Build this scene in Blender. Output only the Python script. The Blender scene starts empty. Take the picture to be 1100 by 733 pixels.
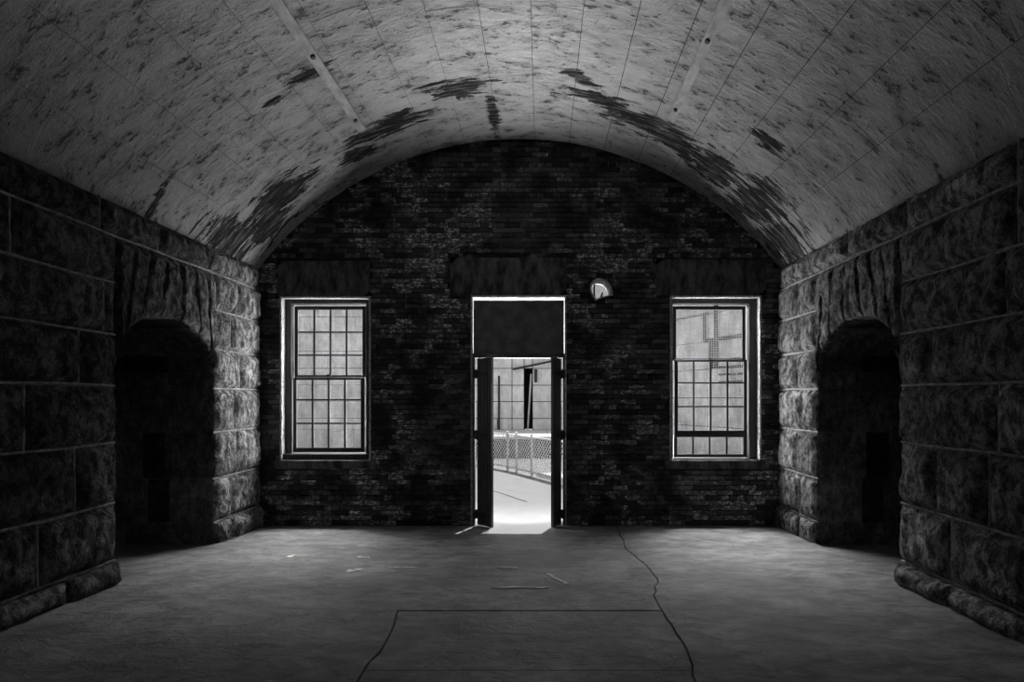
import bpy, bmesh, math, random
from mathutils import Vector, noise, Matrix

random.seed(7)
sc = bpy.context.scene
col = sc.collection

# ------------------------------------------------------------------ camera
FPX, PX, PY, EYE = 607.5, 582.0, 428.0, 1.69      # focal length / vanishing point in px of 1100x733
cam_d = bpy.data.cameras.new('camera'); cam = bpy.data.objects.new('camera', cam_d); col.objects.link(cam)
cam.location = (0, 0, EYE); cam.rotation_euler = (math.radians(90), 0, 0)
cam_d.sensor_width = 36; cam_d.lens = 36 * FPX / 1100
cam_d.shift_x = (550 - PX) / 1100; cam_d.shift_y = (PY - 366.5) / 1100
cam_d.clip_start = .05; cam_d.clip_end = 200
sc.camera = cam

# ------------------------------------------------------------------ world, sun, daylight, exposure
w = bpy.data.worlds.new('sky'); sc.world = w; w.use_nodes = True
w.node_tree.nodes['Background'].inputs[0].default_value = (1, 1, 1, 1)
w.node_tree.nodes['Background'].inputs[1].default_value = .42
sun_d = bpy.data.lights.new('sun', 'SUN'); sun = bpy.data.objects.new('sun', sun_d); col.objects.link(sun)
sun_d.energy = 7.5; sun_d.angle = math.radians(.5)
sun.rotation_euler = Vector((-.10, -.28, -1)).to_track_quat('-Z', 'Y').to_euler()
sun.location = (2, 12, 14)
def daylight(name, x, y, z, sx, sz, power, aim, spread=180):
    d = bpy.data.lights.new(name, 'AREA'); o = bpy.data.objects.new(name, d); col.objects.link(o)
    d.shape = 'RECTANGLE'; d.size = sx; d.size_y = sz; d.energy = power; d.spread = math.radians(spread)
    o.location = (x, y, z)
    o.rotation_euler = Vector(aim).to_track_quat('-Z', 'Y').to_euler()
    return o
# area lamps added outside each opening, standing for sky, side and ground-bounced daylight
for nm, x, sg in (('window_1', -2.87, 1), ('window_2', 2.30, -1)):
    daylight('daylight_' + nm, x, 8.35, 3.65, 1.3, 1.0, 340, (0, -.5, -.87), 100)
    daylight('side_fill_' + nm, x + sg * 1.05, 8.35, 1.8, .8, 1.9, 180, (-1.45 * sg, -1.0, 0), 130)
    daylight('ground_light_' + nm, x, 8.10, .50, 1.2, .5, 145, (1.2 * sg, -1.6, 4.2), 100)
daylight('daylight_door', -.3, 7.95, 1.4, .8, 1.4, 9, (0, -1, 0))
daylight('ground_light_door', -.3, 8.0, .75, .85, 1.1, 135, (0, -1.5, 4.2), 100)
sc.view_settings.view_transform = 'Standard'; sc.view_settings.look = 'None'
sc.view_settings.gamma = 1; sc.view_settings.use_curve_mapping = False
sc.view_settings.exposure = 0.0
sc.cycles.use_denoising = True
sc.cycles.max_bounces = 8; sc.cycles.diffuse_bounces = 5
sc.cycles.sample_clamp_indirect = 6

# ------------------------------------------------------------------ place
XL, XR, YB, YE = -3.753, 3.16, 7.5, 7.8           # side wall faces, brick wall inner / outer face
YN = -1.7                                         # wall behind the camera
CX, CZ, R = -.2965, .772, 4.348                   # vault axis and radius
SPRING = 3.41
COURSES = [0, .27, .77, 1.30, 1.80, 2.25, 2.70, 3.12, SPRING]
NA, NB, NC, NBr, NSP = 4.955, 6.445, 5.70, .53, 1.98   # side passages: near, far, centre, rise, springing
def fz(y): return .031 * (YB - y) if y < YB else 0.0
def px2floor(px, py):                             # where a sight line meets the (gently sloping) floor
    dx, dz = (px - PX) / FPX, (PY - py) / FPX
    t = (EYE - .031 * YB) / (-dz - .031)
    return dx * t, t
def wx(px, y): return (px - PX) / FPX * y
def wz(py, y): return EYE + (PY - py) / FPX * y

# ------------------------------------------------------------------ shader helpers
class NT:
    def __init__(s, name):
        s.m = bpy.data.materials.new(name); s.m.use_nodes = True
        s.t = s.m.node_tree; s.t.nodes.clear()
        s.out = s.t.nodes.new('ShaderNodeOutputMaterial')
    def n(s, typ, props=None, **inp):
        nd = s.t.nodes.new('ShaderNode' + typ)
        for k, v in (props or {}).items(): setattr(nd, k, v)
        for k, v in inp.items():
            key = int(k[1:]) if k[0] == 'i' and k[1:].isdigit() else k.replace('_', ' ')
            s.set(nd.inputs[key], v)
        return nd
    def set(s, sock, v):
        if isinstance(v, bpy.types.NodeSocket): s.t.links.new(v, sock)
        elif isinstance(v, bpy.types.Node): s.t.links.new(v.outputs[0], sock)
        else: sock.default_value = v
    def pos(s, scale=(1, 1, 1), rot=(0, 0, 0), src='pos', loc=(0, 0, 0)):
        if src == 'pos': c = s.n('NewGeometry').outputs['Position']
        elif src == 'uv': c = s.n('UVMap').outputs[0]
        else: c = s.n('TexCoord').outputs['Object']
        return s.n('Mapping', Vector=c, Scale=scale, Rotation=rot, Location=loc).outputs[0]
    def noise(s, vec, scale, detail=6, rough=.6, dist=0):
        return s.n('TexNoise', Vector=vec, Scale=scale, Detail=detail, Roughness=rough, Distortion=dist).outputs[0]
    def math(s, op, a, b=0.0, c=None, clamp=False):
        nd = s.t.nodes.new('ShaderNodeMath'); nd.operation = op; nd.use_clamp = clamp
        s.set(nd.inputs[0], a); s.set(nd.inputs[1], b)
        if c is not None: s.set(nd.inputs[2], c)
        return nd.outputs[0]
    def rng(s, v, a, b, c=0.0, d=1.0, smooth=True):
        nd = s.n('MapRange', dict(interpolation_type='SMOOTHSTEP' if smooth else 'LINEAR'), Value=v)
        for k, x in (('From Min', a), ('From Max', b), ('To Min', c), ('To Max', d)): s.set(nd.inputs[k], x)
        return nd.outputs[0]
    def mix(s, f, a, b):                            # scalar mix
        nd = s.t.nodes.new('ShaderNodeMix'); nd.data_type = 'FLOAT'
        s.set(nd.inputs[0], f); s.set(nd.inputs[2], a); s.set(nd.inputs[3], b)
        return nd.outputs[0]
    def grey(s, v): return s.n('CombineColor', Red=v, Green=v, Blue=v).outputs[0]
    def bump(s, h, strength, dist, normal=None):
        nd = s.n('Bump', Height=h, Strength=strength, Distance=dist)
        if normal is not None: s.set(nd.inputs['Normal'], normal)
        return nd.outputs[0]
    def finish(s, value, rough=.85, normal=None, spec=.3, metal=0):
        b = s.n('BsdfPrincipled')
        s.set(b.inputs['Base Color'], s.grey(value)); s.set(b.inputs['Roughness'], rough)
        b.inputs['Specular IOR Level'].default_value = spec; b.inputs['Metallic'].default_value = metal
        if normal is not None: s.set(b.inputs['Normal'], normal)
        s.t.links.new(b.outputs[0], s.out.inputs[0]); return s.m

def mat_granite(name, lo, hi, wash=.5):
    s = NT(name)
    p = s.pos(); pv = s.pos((1, 1, .62))
    big = s.noise(p, 1.6, 4); mid = s.noise(pv, 13, 9, .72, .15); fine = s.noise(p, 55, 6, .75)
    pit = s.n('TexVoronoi', Vector=pv, Scale=17, Randomness=1.0).outputs['Distance']
    rnd = s.n('ObjectInfo').outputs['Random']
    v = s.mix(s.rng(mid, .40, .62), lo, hi)
    v = s.math('MULTIPLY', v, s.mix(s.rng(big, .3, .7), .55, 1.35))
    v = s.math('MULTIPLY', v, s.mix(rnd, .75, 1.2))
    v = s.math('MULTIPLY', v, s.mix(s.rng(fine, .3, .7), .6, 1.4))
    streak = s.rng(s.noise(s.pos((1, 1, .2)), 6, 6, .7, .4), .57, .68)        # lime run-off
    v = s.mix(s.math('MULTIPLY', s.math('MULTIPLY', streak, s.rng(fine, .35, .6)), wash), v, .6)
    crack = s.rng(s.math('ABSOLUTE', s.math('SUBTRACT', s.noise(s.pos((1, 1, .5)), 5, 5, .65, .3), .5)), 0, .014)
    v = s.math('MULTIPLY', v, s.mix(crack, .3, 1))
    h = s.math('ADD', s.math('MULTIPLY', mid, .9), s.math('MULTIPLY', fine, .35))
    h = s.math('ADD', h, s.math('MULTIPLY', s.rng(pit, 0, .6), .18))
    h = s.math('ADD', h, s.math('MULTIPLY', crack, .15))
    return s.finish(v, .9, s.bump(h, 1.0, .20), .25)

def mat_plain(name, v, rough=.8, nscale=12, var=.35, bump=.3, spec=.3, metal=0, stretch=(1, 1, 1), bd=.02):
    s = NT(name); n = s.noise(s.pos(stretch), nscale, 6, .65)
    val = s.math('MULTIPLY', s.mix(s.rng(n, .3, .7), 1 - var, 1 + var), v)
    return s.finish(val, rough, s.bump(n, bump, bd), spec, metal)

# vault: whitewash over stone, flaked off in patches with their own shapes (s = distance round the arc, y = depth)
PATCH = [  # s, y, half length along s, half length along y, rotation
    (-.60, 6.17, .40, .22, 0), (-.29, 6.85, .08, .60, 0), (.95, 6.28, .48, .15, .15), (1.45, 6.50, .50, .28, .1), (1.95, 6.62, .55, .36, .1), (2.45, 6.75, .48, .42, 0),
    (3.15, 6.75, .50, .60, 0), (3.70, 6.95, .42, .55, 0), (-3.05, 6.72, .60, .36, .05), (-3.45, 6.95, .50, .40, 0), (-3.80, 6.65, .36, .62, 0), (-1.55, 6.6, .62, .24, -.1), (-2.0, 6.9, .35, .2, 0),
    (-1.9, 5.25, .24, .11, 0), (-3.85, 5.35, .36, .055, -.25), (2.75, 5.7, .25, .14, 0), (.70, 5.95, .24, .12, .4), (-2.35, 5.35, .14, .05, 0)]
def mat_vault():
    s = NT('flaking_whitewash')
    uv = s.n('UVMap').outputs[0]
    def m(scale, loc=(0, 0, 0)): return s.n('Mapping', Vector=uv, Scale=scale, Location=loc).outputs[0]
    st = m((.8, 1.7, 1)); iso = m((1, 1, 1))
    big = s.noise(iso, .9, 4, .6); mid = s.noise(st, 4.0, 8, .68, .5); fine = s.noise(st, 13, 8, .72, .2); grain = s.noise(iso, 70, 4, .7)
    wob = s.noise(m((.5, 2.6, 1)), 5.0, 7, .7, .6)
    mask = None
    for (a, b, ra, rb, rot) in PATCH:
        q = s.n('Mapping', dict(vector_type='TEXTURE'), Vector=uv, Location=(a, b, 0), Rotation=(0, 0, rot), Scale=(ra, rb, 1)).outputs[0]
        d = s.math('SUBTRACT', 1.0, s.n('VectorMath', dict(operation='LENGTH'), i0=q).outputs['Value'])
        mask = d if mask is None else s.math('MAXIMUM', mask, d)
    mask = s.math('ADD', s.math('MAXIMUM', mask, -.9), s.math('MULTIPLY', s.math('SUBTRACT', wob, .5), 3.8))
    peel = s.rng(mask, .16, .24)
    # scattered small flakes
    tiny = s.rng(s.math('ADD', fine, s.math('MULTIPLY', s.math('SUBTRACT', mid, .5), .8)), .40, .37)
    v = s.mix(s.rng(big, .3, .7), .48, .60)
    v = s.math('MULTIPLY', v, s.mix(s.rng(mid, .30, .60), .66, 1.1))
    v = s.math('MULTIPLY', v, s.mix(grain, .82, 1.18))
    bare = s.mix(s.rng(s.noise(m((.5, 4, 1)), 5, 8, .75), .47, .66), .022, .26)
    v = s.mix(tiny, v, .15)
    v = s.mix(peel, v, bare)
    rim = s.rng(mask, .0, .34)                                        # cleaner coat left standing round the bare spots
    v = s.mix(s.math('MULTIPLY', s.math('SUBTRACT', rim, peel), .35, clamp=True), v, .75)
    crk = s.rng(s.math('ABSOLUTE', s.math('SUBTRACT', s.noise(m((.6, 1.3, 1)), 1.7, 6, .6, .4), .5)), 0, .0045)
    v = s.math('MULTIPLY', v, s.mix(crk, .45, 1))
    h = s.math('ADD', s.math('MULTIPLY', mid, .9), s.math('MULTIPLY', fine, .55))
    h = s.math('SUBTRACT', h, s.math('MULTIPLY', tiny, .16)); h = s.math('SUBTRACT', h, s.math('MULTIPLY', peel, .22))
    h = s.math('ADD', h, s.math('MULTIPLY', crk, .1))
    return s.finish(v, .88, s.bump(h, 1.0, .15), .25)

def brick_value(s, rnd):
    p = s.pos()
    big = s.noise(p, .75, 4, .6); soot = s.noise(p, 2.1, 5, .65); fine = s.noise(s.pos((.7, 1, 1.3)), 24, 7, .78)
    v = s.mix(rnd, .02, .12)
    wear = s.math('MULTIPLY', s.rng(big, .38, .56), s.rng(soot, .40, .56))
    flake = s.math('MULTIPLY', s.rng(fine, .50, .58), wear)
    v = s.mix(s.math('MULTIPLY', flake, s.mix(s.rng(rnd, .2, .8), .05, 1.0)), v, .85)
    v = s.math('MULTIPLY', v, s.mix(s.rng(soot, .35, .55), .25, 1.2))
    return v, fine
def mat_brick(name, island):
    s = NT(name)
    rnd = s.n('NewGeometry').outputs['Random Per Island'] if island else s.n('ObjectInfo').outputs['Random']
    v, fine = brick_value(s, rnd)
    return s.finish(v, .7, s.bump(fine, .8, .02), .35)
def mat_mortar_brick():
    s = NT('sooty_mortar'); p = s.pos()
    a = s.math('MULTIPLY', s.rng(s.noise(p, 1.1, 5, .65), .5, .66), s.rng(s.noise(p, 14, 4, .7), .42, .6))
    f = s.noise(p, 40, 4)
    return s.finish(s.mix(a, .018, .40), .95, s.bump(f, .6, .01))
def mat_floor():
    s = NT('worn_concrete'); p = s.pos(); lon = s.pos((.75, 1.25, 1))
    big = s.noise(lon, 1.2, 5, .6); mid = s.noise(lon, 6, 7, .65, .4); fine = s.noise(p, 60, 5, .7)
    rnd = s.n('ObjectInfo').outputs['Random']
    v = s.mix(s.rng(big, .32, .68), .11, .22)
    v = s.math('MULTIPLY', v, s.mix(s.rng(mid, .3, .7), .55, 1.35)); v = s.math('MULTIPLY', v, s.mix(fine, .8, 1.2))
    v = s.math('MULTIPLY', v, s.mix(rnd, .9, 1.1))
    crk = s.rng(s.math('ABSOLUTE', s.math('SUBTRACT', s.noise(p, .8, 6, .6, .3), .5)), 0, .003)
    v = s.math('MULTIPLY', v, s.mix(crk, .5, 1))
    scuff = s.rng(s.noise(s.pos((1.2, 3.4, 1)), 3.2, 6, .7, .7), .66, .71)
    v = s.mix(s.math('MULTIPLY', scuff, .6), v, .5)
    h = s.math('ADD', s.math('MULTIPLY', mid, .7), s.math('MULTIPLY', fine, .15)); h = s.math('ADD', h, s.math('MULTIPLY', crk, .08))
    return s.finish(v, s.mix(mid, .5, .75), s.bump(h, .9, .05), .4)
def mat_glass():
    s = NT('dusty_pane'); n = s.noise(s.pos((1, 1, 1)), 9, 6, .7); e = s.noise(s.pos((2, 1, .5)), 3, 4, .6)
    f = s.math('MULTIPLY', s.rng(n, .3, .75, .99, .88), s.rng(e, .4, .7, 1, .88))
    tr = s.n('BsdfTransparent', Color=s.grey(f)); df = s.n('BsdfDiffuse', Color=(.3, .3, .3, 1))
    m1 = s.n('MixShader', Fac=.01, i1=tr.outputs[0], i2=df.outputs[0])
    gl = s.n('BsdfGlossy', Color=(1, 1, 1, 1), Roughness=.05)
    m2 = s.n('MixShader', Fac=.04, i1=m1.outputs[0], i2=gl.outputs[0])
    s.t.links.new(m2.outputs[0], s.out.inputs[0]); return s.m

M = dict(
    granite=mat_granite('granite_rock_face', .09, .55, .8), granite_dark=mat_granite('granite_rock_dark', .04, .26, .5),  # second granite is a darker copy for the near left blocks
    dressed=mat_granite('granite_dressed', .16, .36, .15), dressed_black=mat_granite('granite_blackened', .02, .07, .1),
    mortar=mat_plain('lime_mortar', .30, .95, 18, .5, .8), bead=mat_plain('mortar_bead_lime', .26, .95, 20, .45, .8),
    vault=mat_vault(), vault_core=mat_plain('vault_joint', .06, .95), batten=mat_plain('painted_iron', .25, .7, 14, .3, .5, stretch=(1, .4, 1)),
    bolt=mat_plain('rusty_bolt', .05, .7),
    brick=mat_brick('painted_brick', False), brick_many=mat_brick('painted_brick_field', True), brick_mortar=mat_mortar_brick(),
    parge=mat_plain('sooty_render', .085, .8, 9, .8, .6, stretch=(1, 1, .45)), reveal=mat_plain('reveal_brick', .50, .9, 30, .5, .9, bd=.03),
    floor=mat_floor(), floor_base=mat_plain('floor_joint', .05, .95),
    wood=mat_plain('black_painted_wood', .035, .45, 20, .3, .3, .45, stretch=(1, 1, .2)), panel=mat_plain('grey_painted_board', .12, .5, 6, .35, .15, .4),
    leaf=mat_plain('dark_door_paint', .06, .4, 16, .4, .4, .5, stretch=(1, 1, .15)), iron=mat_plain('black_iron', .03, .5, 20, .3, .2, .5),
    glass=mat_glass(), wire=mat_plain('galvanised_wire', .6, .5, 10, .2, 0),
    ground=mat_plain('sunlit_concrete', .19, .9, 3, .06, .1), ext=mat_plain('pale_concrete', .78, .9, 5, .18, .5, stretch=(1, 1, .5)),
    ext_dark=mat_plain('concrete_joint_shade', .05, .9), black=mat_plain('opening_shade', .02, .9), post=mat_plain('galvanised_post', .6, .5, 8, .15, .1),
    board=mat_plain('weathered_board', .45, .8, 9, .3, .3, stretch=(1, 1, .2)), sheet=mat_plain('zinc_sheet', .55, .5, 8, .2, .1),
    chip=mat_plain('chip_and_glint', .75, .9, 15, .15, .3))

# ------------------------------------------------------------------ object helpers
def link(name, mesh, mat, parent=None, smooth=False):
    o = bpy.data.objects.new(name, mesh); col.objects.link(o)
    if mat is not None and not mesh.materials: mesh.materials.append(M[mat] if isinstance(mat, str) else mat)
    if smooth: mesh.polygons.foreach_set('use_smooth', [True] * len(mesh.polygons))
    if parent: o.parent = parent
    return o
def obj(name, bm, mat, parent=None, smooth=False):
    bmesh.ops.recalc_face_normals(bm, faces=bm.faces)
    me = bpy.data.meshes.new(name); bm.to_mesh(me); bm.free()
    return link(name, me, mat, parent, smooth)
def pyobj(name, vs, fs, mat, parent=None, smooth=False):
    me = bpy.data.meshes.new(name); me.from_pydata(vs, [], fs); me.update()
    bm = bmesh.new(); bm.from_mesh(me); bmesh.ops.recalc_face_normals(bm, faces=bm.faces); bm.to_mesh(me); bm.free()
    return link(name, me, mat, parent, smooth)
def tag(o, label, cat, group=None, kind=None):
    if label: o['label'] = label
    if cat: o['category'] = cat
    if group: o['group'] = group
    if kind: o['kind'] = kind
    return o
def empty(name, loc):
    o = bpy.data.objects.new(name, None); col.objects.link(o); o.location = loc; o.empty_display_size = .1; return o
def under(child, parent):                           # parent while keeping world-space vertices where they are
    child.parent = parent
    m = Matrix.Translation(parent.location) if parent.parent is None else Matrix.Translation(parent.location)
    child.matrix_parent_inverse = m.inverted()
    return child
def box(bm, x0, x1, y0, y1, z0, z1, bev=0.0):
    r = bmesh.ops.create_cube(bm, size=1)
    for v in r['verts']: v.co = Vector(((x0 + x1) / 2 + v.co.x * (x1 - x0), (y0 + y1) / 2 + v.co.y * (y1 - y0), (z0 + z1) / 2 + v.co.z * (z1 - z0)))
    if bev:
        es = {e for v in r['verts'] for e in v.link_edges}
        bmesh.ops.bevel(bm, geom=list(es), offset=bev, segments=1, affect='EDGES')
def boxobj(name, x0, x1, y0, y1, z0, z1, mat, parent=None, bev=0.0):
    bm = bmesh.new(); box(bm, x0, x1, y0, y1, z0, z1, bev); o = obj(name, bm, mat)
    if parent: under(o, parent)
    return o
def bar(bm, a, b, r, n=6):
    a, b = Vector(a), Vector(b); d = b - a
    q = d.to_track_quat('Z', 'Y').to_matrix().to_4x4()
    bmesh.ops.create_cone(bm, cap_ends=True, segments=n, radius1=r, radius2=r, depth=d.length, matrix=Matrix.Translation((a + b) / 2) @ q)
def sm(t): t = max(0, min(1, t)); return t * t * (3 - 2 * t)

# ------------------------------------------------------------------ floor
def floor_poly(name, pts, thick, dz, mat, parent=None, seed=0):
    bm = bmesh.new()
    top = [bm.verts.new((x, y, fz(y) + dz)) for x, y in pts]; f = bm.faces.new(top)
    r = bmesh.ops.extrude_face_region(bm, geom=[f])
    for v in r['geom']:
        if isinstance(v, bmesh.types.BMVert): v.co.z -= thick
    return obj(name, bm, mat, parent)
XLo, XRo = XL - 1.75, XR + 1.75
floor = floor_poly('floor', [(XLo - .3, YN - .3), (XRo + .3, YN - .3), (XRo + .3, YE), (XLo - .3, YE)], .25, -.03, 'floor_base')
tag(floor, 'dark worn concrete floor of the vaulted room', 'floor', kind='structure')
def jag(pts, amp, step=.12, seed=1):
    rr = random.Random(seed); out = [pts[0]]
    for a, b in zip(pts, pts[1:]):
        n = max(1, int(math.dist(a, b) / step))
        for i in range(1, n + 1):
            t = i / n; j = amp if i < n else 0
            out.append((a[0] + (b[0] - a[0]) * t + rr.uniform(-j, j), a[1] + (b[1] - a[1]) * t + rr.uniform(-j, j)))
    return out
crack = jag([(px2floor(664, 566.5)[0], 7.49), px2floor(672, 590), px2floor(690, 604), px2floor(706, 622), px2floor(702, 640), px2floor(716, 665), px2floor(740, 705), px2floor(752, 760), (1.1, YN)], .016, seed=3)
left = jag([px2floor(427, 656), px2floor(414, 690), px2floor(396, 712), px2floor(380, 740), (-.75, YN)], .02, seed=5)
yj1 = px2floor(500, 656)[1]; yj2 = px2floor(500, 720)[1]
def crack_x(y, line):
    for a, b in zip(line, line[1:]):
        if (a[1] - y) * (b[1] - y) <= 0 and a[1] != b[1]: return a[0] + (b[0] - a[0]) * (y - a[1]) / (b[1] - a[1])
    return line[-1][0]
g = .006
cr_l = [(x - g, y) for x, y in crack]; cr_r = [(x + g, y) for x, y in crack]; lf_l = [(x - g, y) for x, y in left]; lf_r = [(x + g, y) for x, y in left]
cl1, cl2 = (crack_x(yj1, cr_l), yj1 + g), (crack_x(yj2, cr_l), yj2 + g)
thr = jag([px2floor(884, 588), px2floor(915, 602), px2floor(940, 612), px2floor(985, 632)], .012, seed=8)       # broken edge at the right passage
thr = [(max(x, 2.3), y) for x, y in thr]
right_poly = cr_r + [(XR - .02, YN), (XR - .02, thr[-1][1] - .05)] + [(x - .012, y) for x, y in reversed(thr)] + [(XR - .03, thr[0][1] + .25), (XR - .03, 7.49)]
floor_poly('floor_slab', right_poly, .028, .003, 'floor', floor)
far = [p for p in cr_l if p[1] > yj1 + .02]
far_poly = far + [cl1, (lf_l[0][0], yj1 + g)] + lf_l[1:] + [(XL + .02, YN), (XL + .02, 7.49)]
floor_poly('floor_slab', far_poly, .028, 0, 'floor', floor)
mid = [p for p in cr_l if yj2 + .02 < p[1] < yj1 - .02]
lmid = [p for p in lf_r if yj2 + .02 < p[1] < yj1 - .02]
floor_poly('floor_slab', [(cl1[0], yj1 - g)] + mid + [(cl2[0], yj2 + g)] + [(crack_x(yj2, lf_r), yj2 + g)] + list(reversed(lmid)) + [(lf_r[0][0] , yj1 - g)], .028, -.004, 'floor', floor)
near = [p for p in cr_l if p[1] < yj2 - .02]; lnear = [p for p in lf_r if p[1] < yj2 - .02]
floor_poly('floor_slab', [(cl2[0], yj2 - g)] + near + list(reversed(lnear)) + [(crack_x(yj2, lf_r), yj2 - g)], .028, -.001, 'floor', floor)
floor_poly('floor_slab', [(XLo, NA - .02), (XL + .012, NA - .02), (XL + .012, NB + .02), (XLo, NB + .02)], .028, -.006, 'floor', floor)
floor_poly('floor_slab', [(p[0] + .012, p[1]) for p in thr] + [(XR + .3, thr[-1][1] - .03), (XRo, NA - .02), (XRo, NB + .02), (XR - .02, NB + .02), (XR - .02, thr[0][1] + .2)], .026, -.014, 'floor', floor)
floor_poly('floor_slab', [(-.98, 7.5), (.34, 7.5), (.34, YE), (-.98, YE)], .028, -.002, 'floor', floor)

# ------------------------------------------------------------------ side walls of granite blocks
def ell(a): return NC - (NB - NA) / 2 * math.cos(a), NSP + NBr * math.sin(a)       # a: 0 near springing .. pi far springing
def rock(name, poly, X, sg, mat, parent, amp=1.0, seed=0, step=.05, back=.03):
    """rock-faced stone: poly in (y, z); the face bulges from X towards the room (sg)"""
    vs, fs = [], []
    rect = len(poly) == 4 and abs(poly[0][1] - poly[1][1]) < 1e-6
    off = Vector((seed * 3.7, seed * 1.3, seed * 2.1))
    def h(y, z, e):
        q = Vector((y, z * .8, 0)) + off
        m = sm(e / .07)
        return .008 + amp * (m * (.030 + .044 * (noise.fractal(q * 3.2, 1, 2, 3) * .5 + .5)) + m * .016 * (1 - 2.4 * abs(noise.noise(q * 6.5))) + m * .016 * noise.fractal(q * 12, 1, 2, 2) + m * .004 * noise.noise(q * 29) + .005 * noise.noise(q * 17))
    if rect:
        y0, y1, z0, z1 = poly[0][0], poly[1][0], poly[0][1], poly[2][1]
        nu, nv = max(2, int((y1 - y0) / step)), max(2, int((z1 - z0) / step))
        for j in range(nv + 1):
            for i in range(nu + 1):
                y, z = y0 + (y1 - y0) * i / nu, z0 + (z1 - z0) * j / nv
                e = min(y - y0, y1 - y, z - z0, z1 - z)
                vs.append((X + sg * h(y, z, e), y, z))
        for j in range(nv):
            for i in range(nu):
                a = j * (nu + 1) + i; fs.append((a, a + 1, a + nu + 2, a + nu + 1))
        per = [i for i in range(nu)] + [j * (nu + 1) + nu for j in range(nv)] + [nv * (nu + 1) + i for i in range(nu, 0, -1)] + [j * (nu + 1) for j in range(nv, 0, -1)]
    else:
        pts = []
        for a, b in zip(poly, poly[1:] + poly[:1]):
            n = max(1, int(math.dist(a, b) / (step * 1.3)))
            pts += [(a[0] + (b[0] - a[0]) * i / n, a[1] + (b[1] - a[1]) * i / n) for i in range(n)]
        cy, cz = sum(p[0] for p in pts) / len(pts), sum(p[1] for p in pts) / len(pts)
        n = len(pts); rings = (1, .92, .84, .75, .65, .55, .44, .33, .2, .1)
        for t in rings:
            for y, z in pts:
                yy, zz = cy + (y - cy) * t, cz + (z - cz) * t
                vs.append((X + sg * h(yy, zz, (1 - t) * .35), yy, zz))
        for k in range(len(rings) - 1):
            for i in range(n):
                fs.append((k * n + i, k * n + (i + 1) % n, (k + 1) * n + (i + 1) % n, (k + 1) * n + i))
        vs.append((X + sg * h(cy, cz, 1), cy, cz)); c = len(vs) - 1
        for i in range(n): fs.append(((len(rings) - 1) * n + i, (len(rings) - 1) * n + (i + 1) % n, c))
        per = list(range(n))
    b0 = len(vs)
    for i in per: vs.append((X - sg * back, vs[i][1], vs[i][2]))
    n = len(per)
    for i in range(n): fs.append((per[i], per[(i + 1) % n], b0 + (i + 1) % n, b0 + i))
    return pyobj(name, vs, fs, mat, parent, True)

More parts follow.
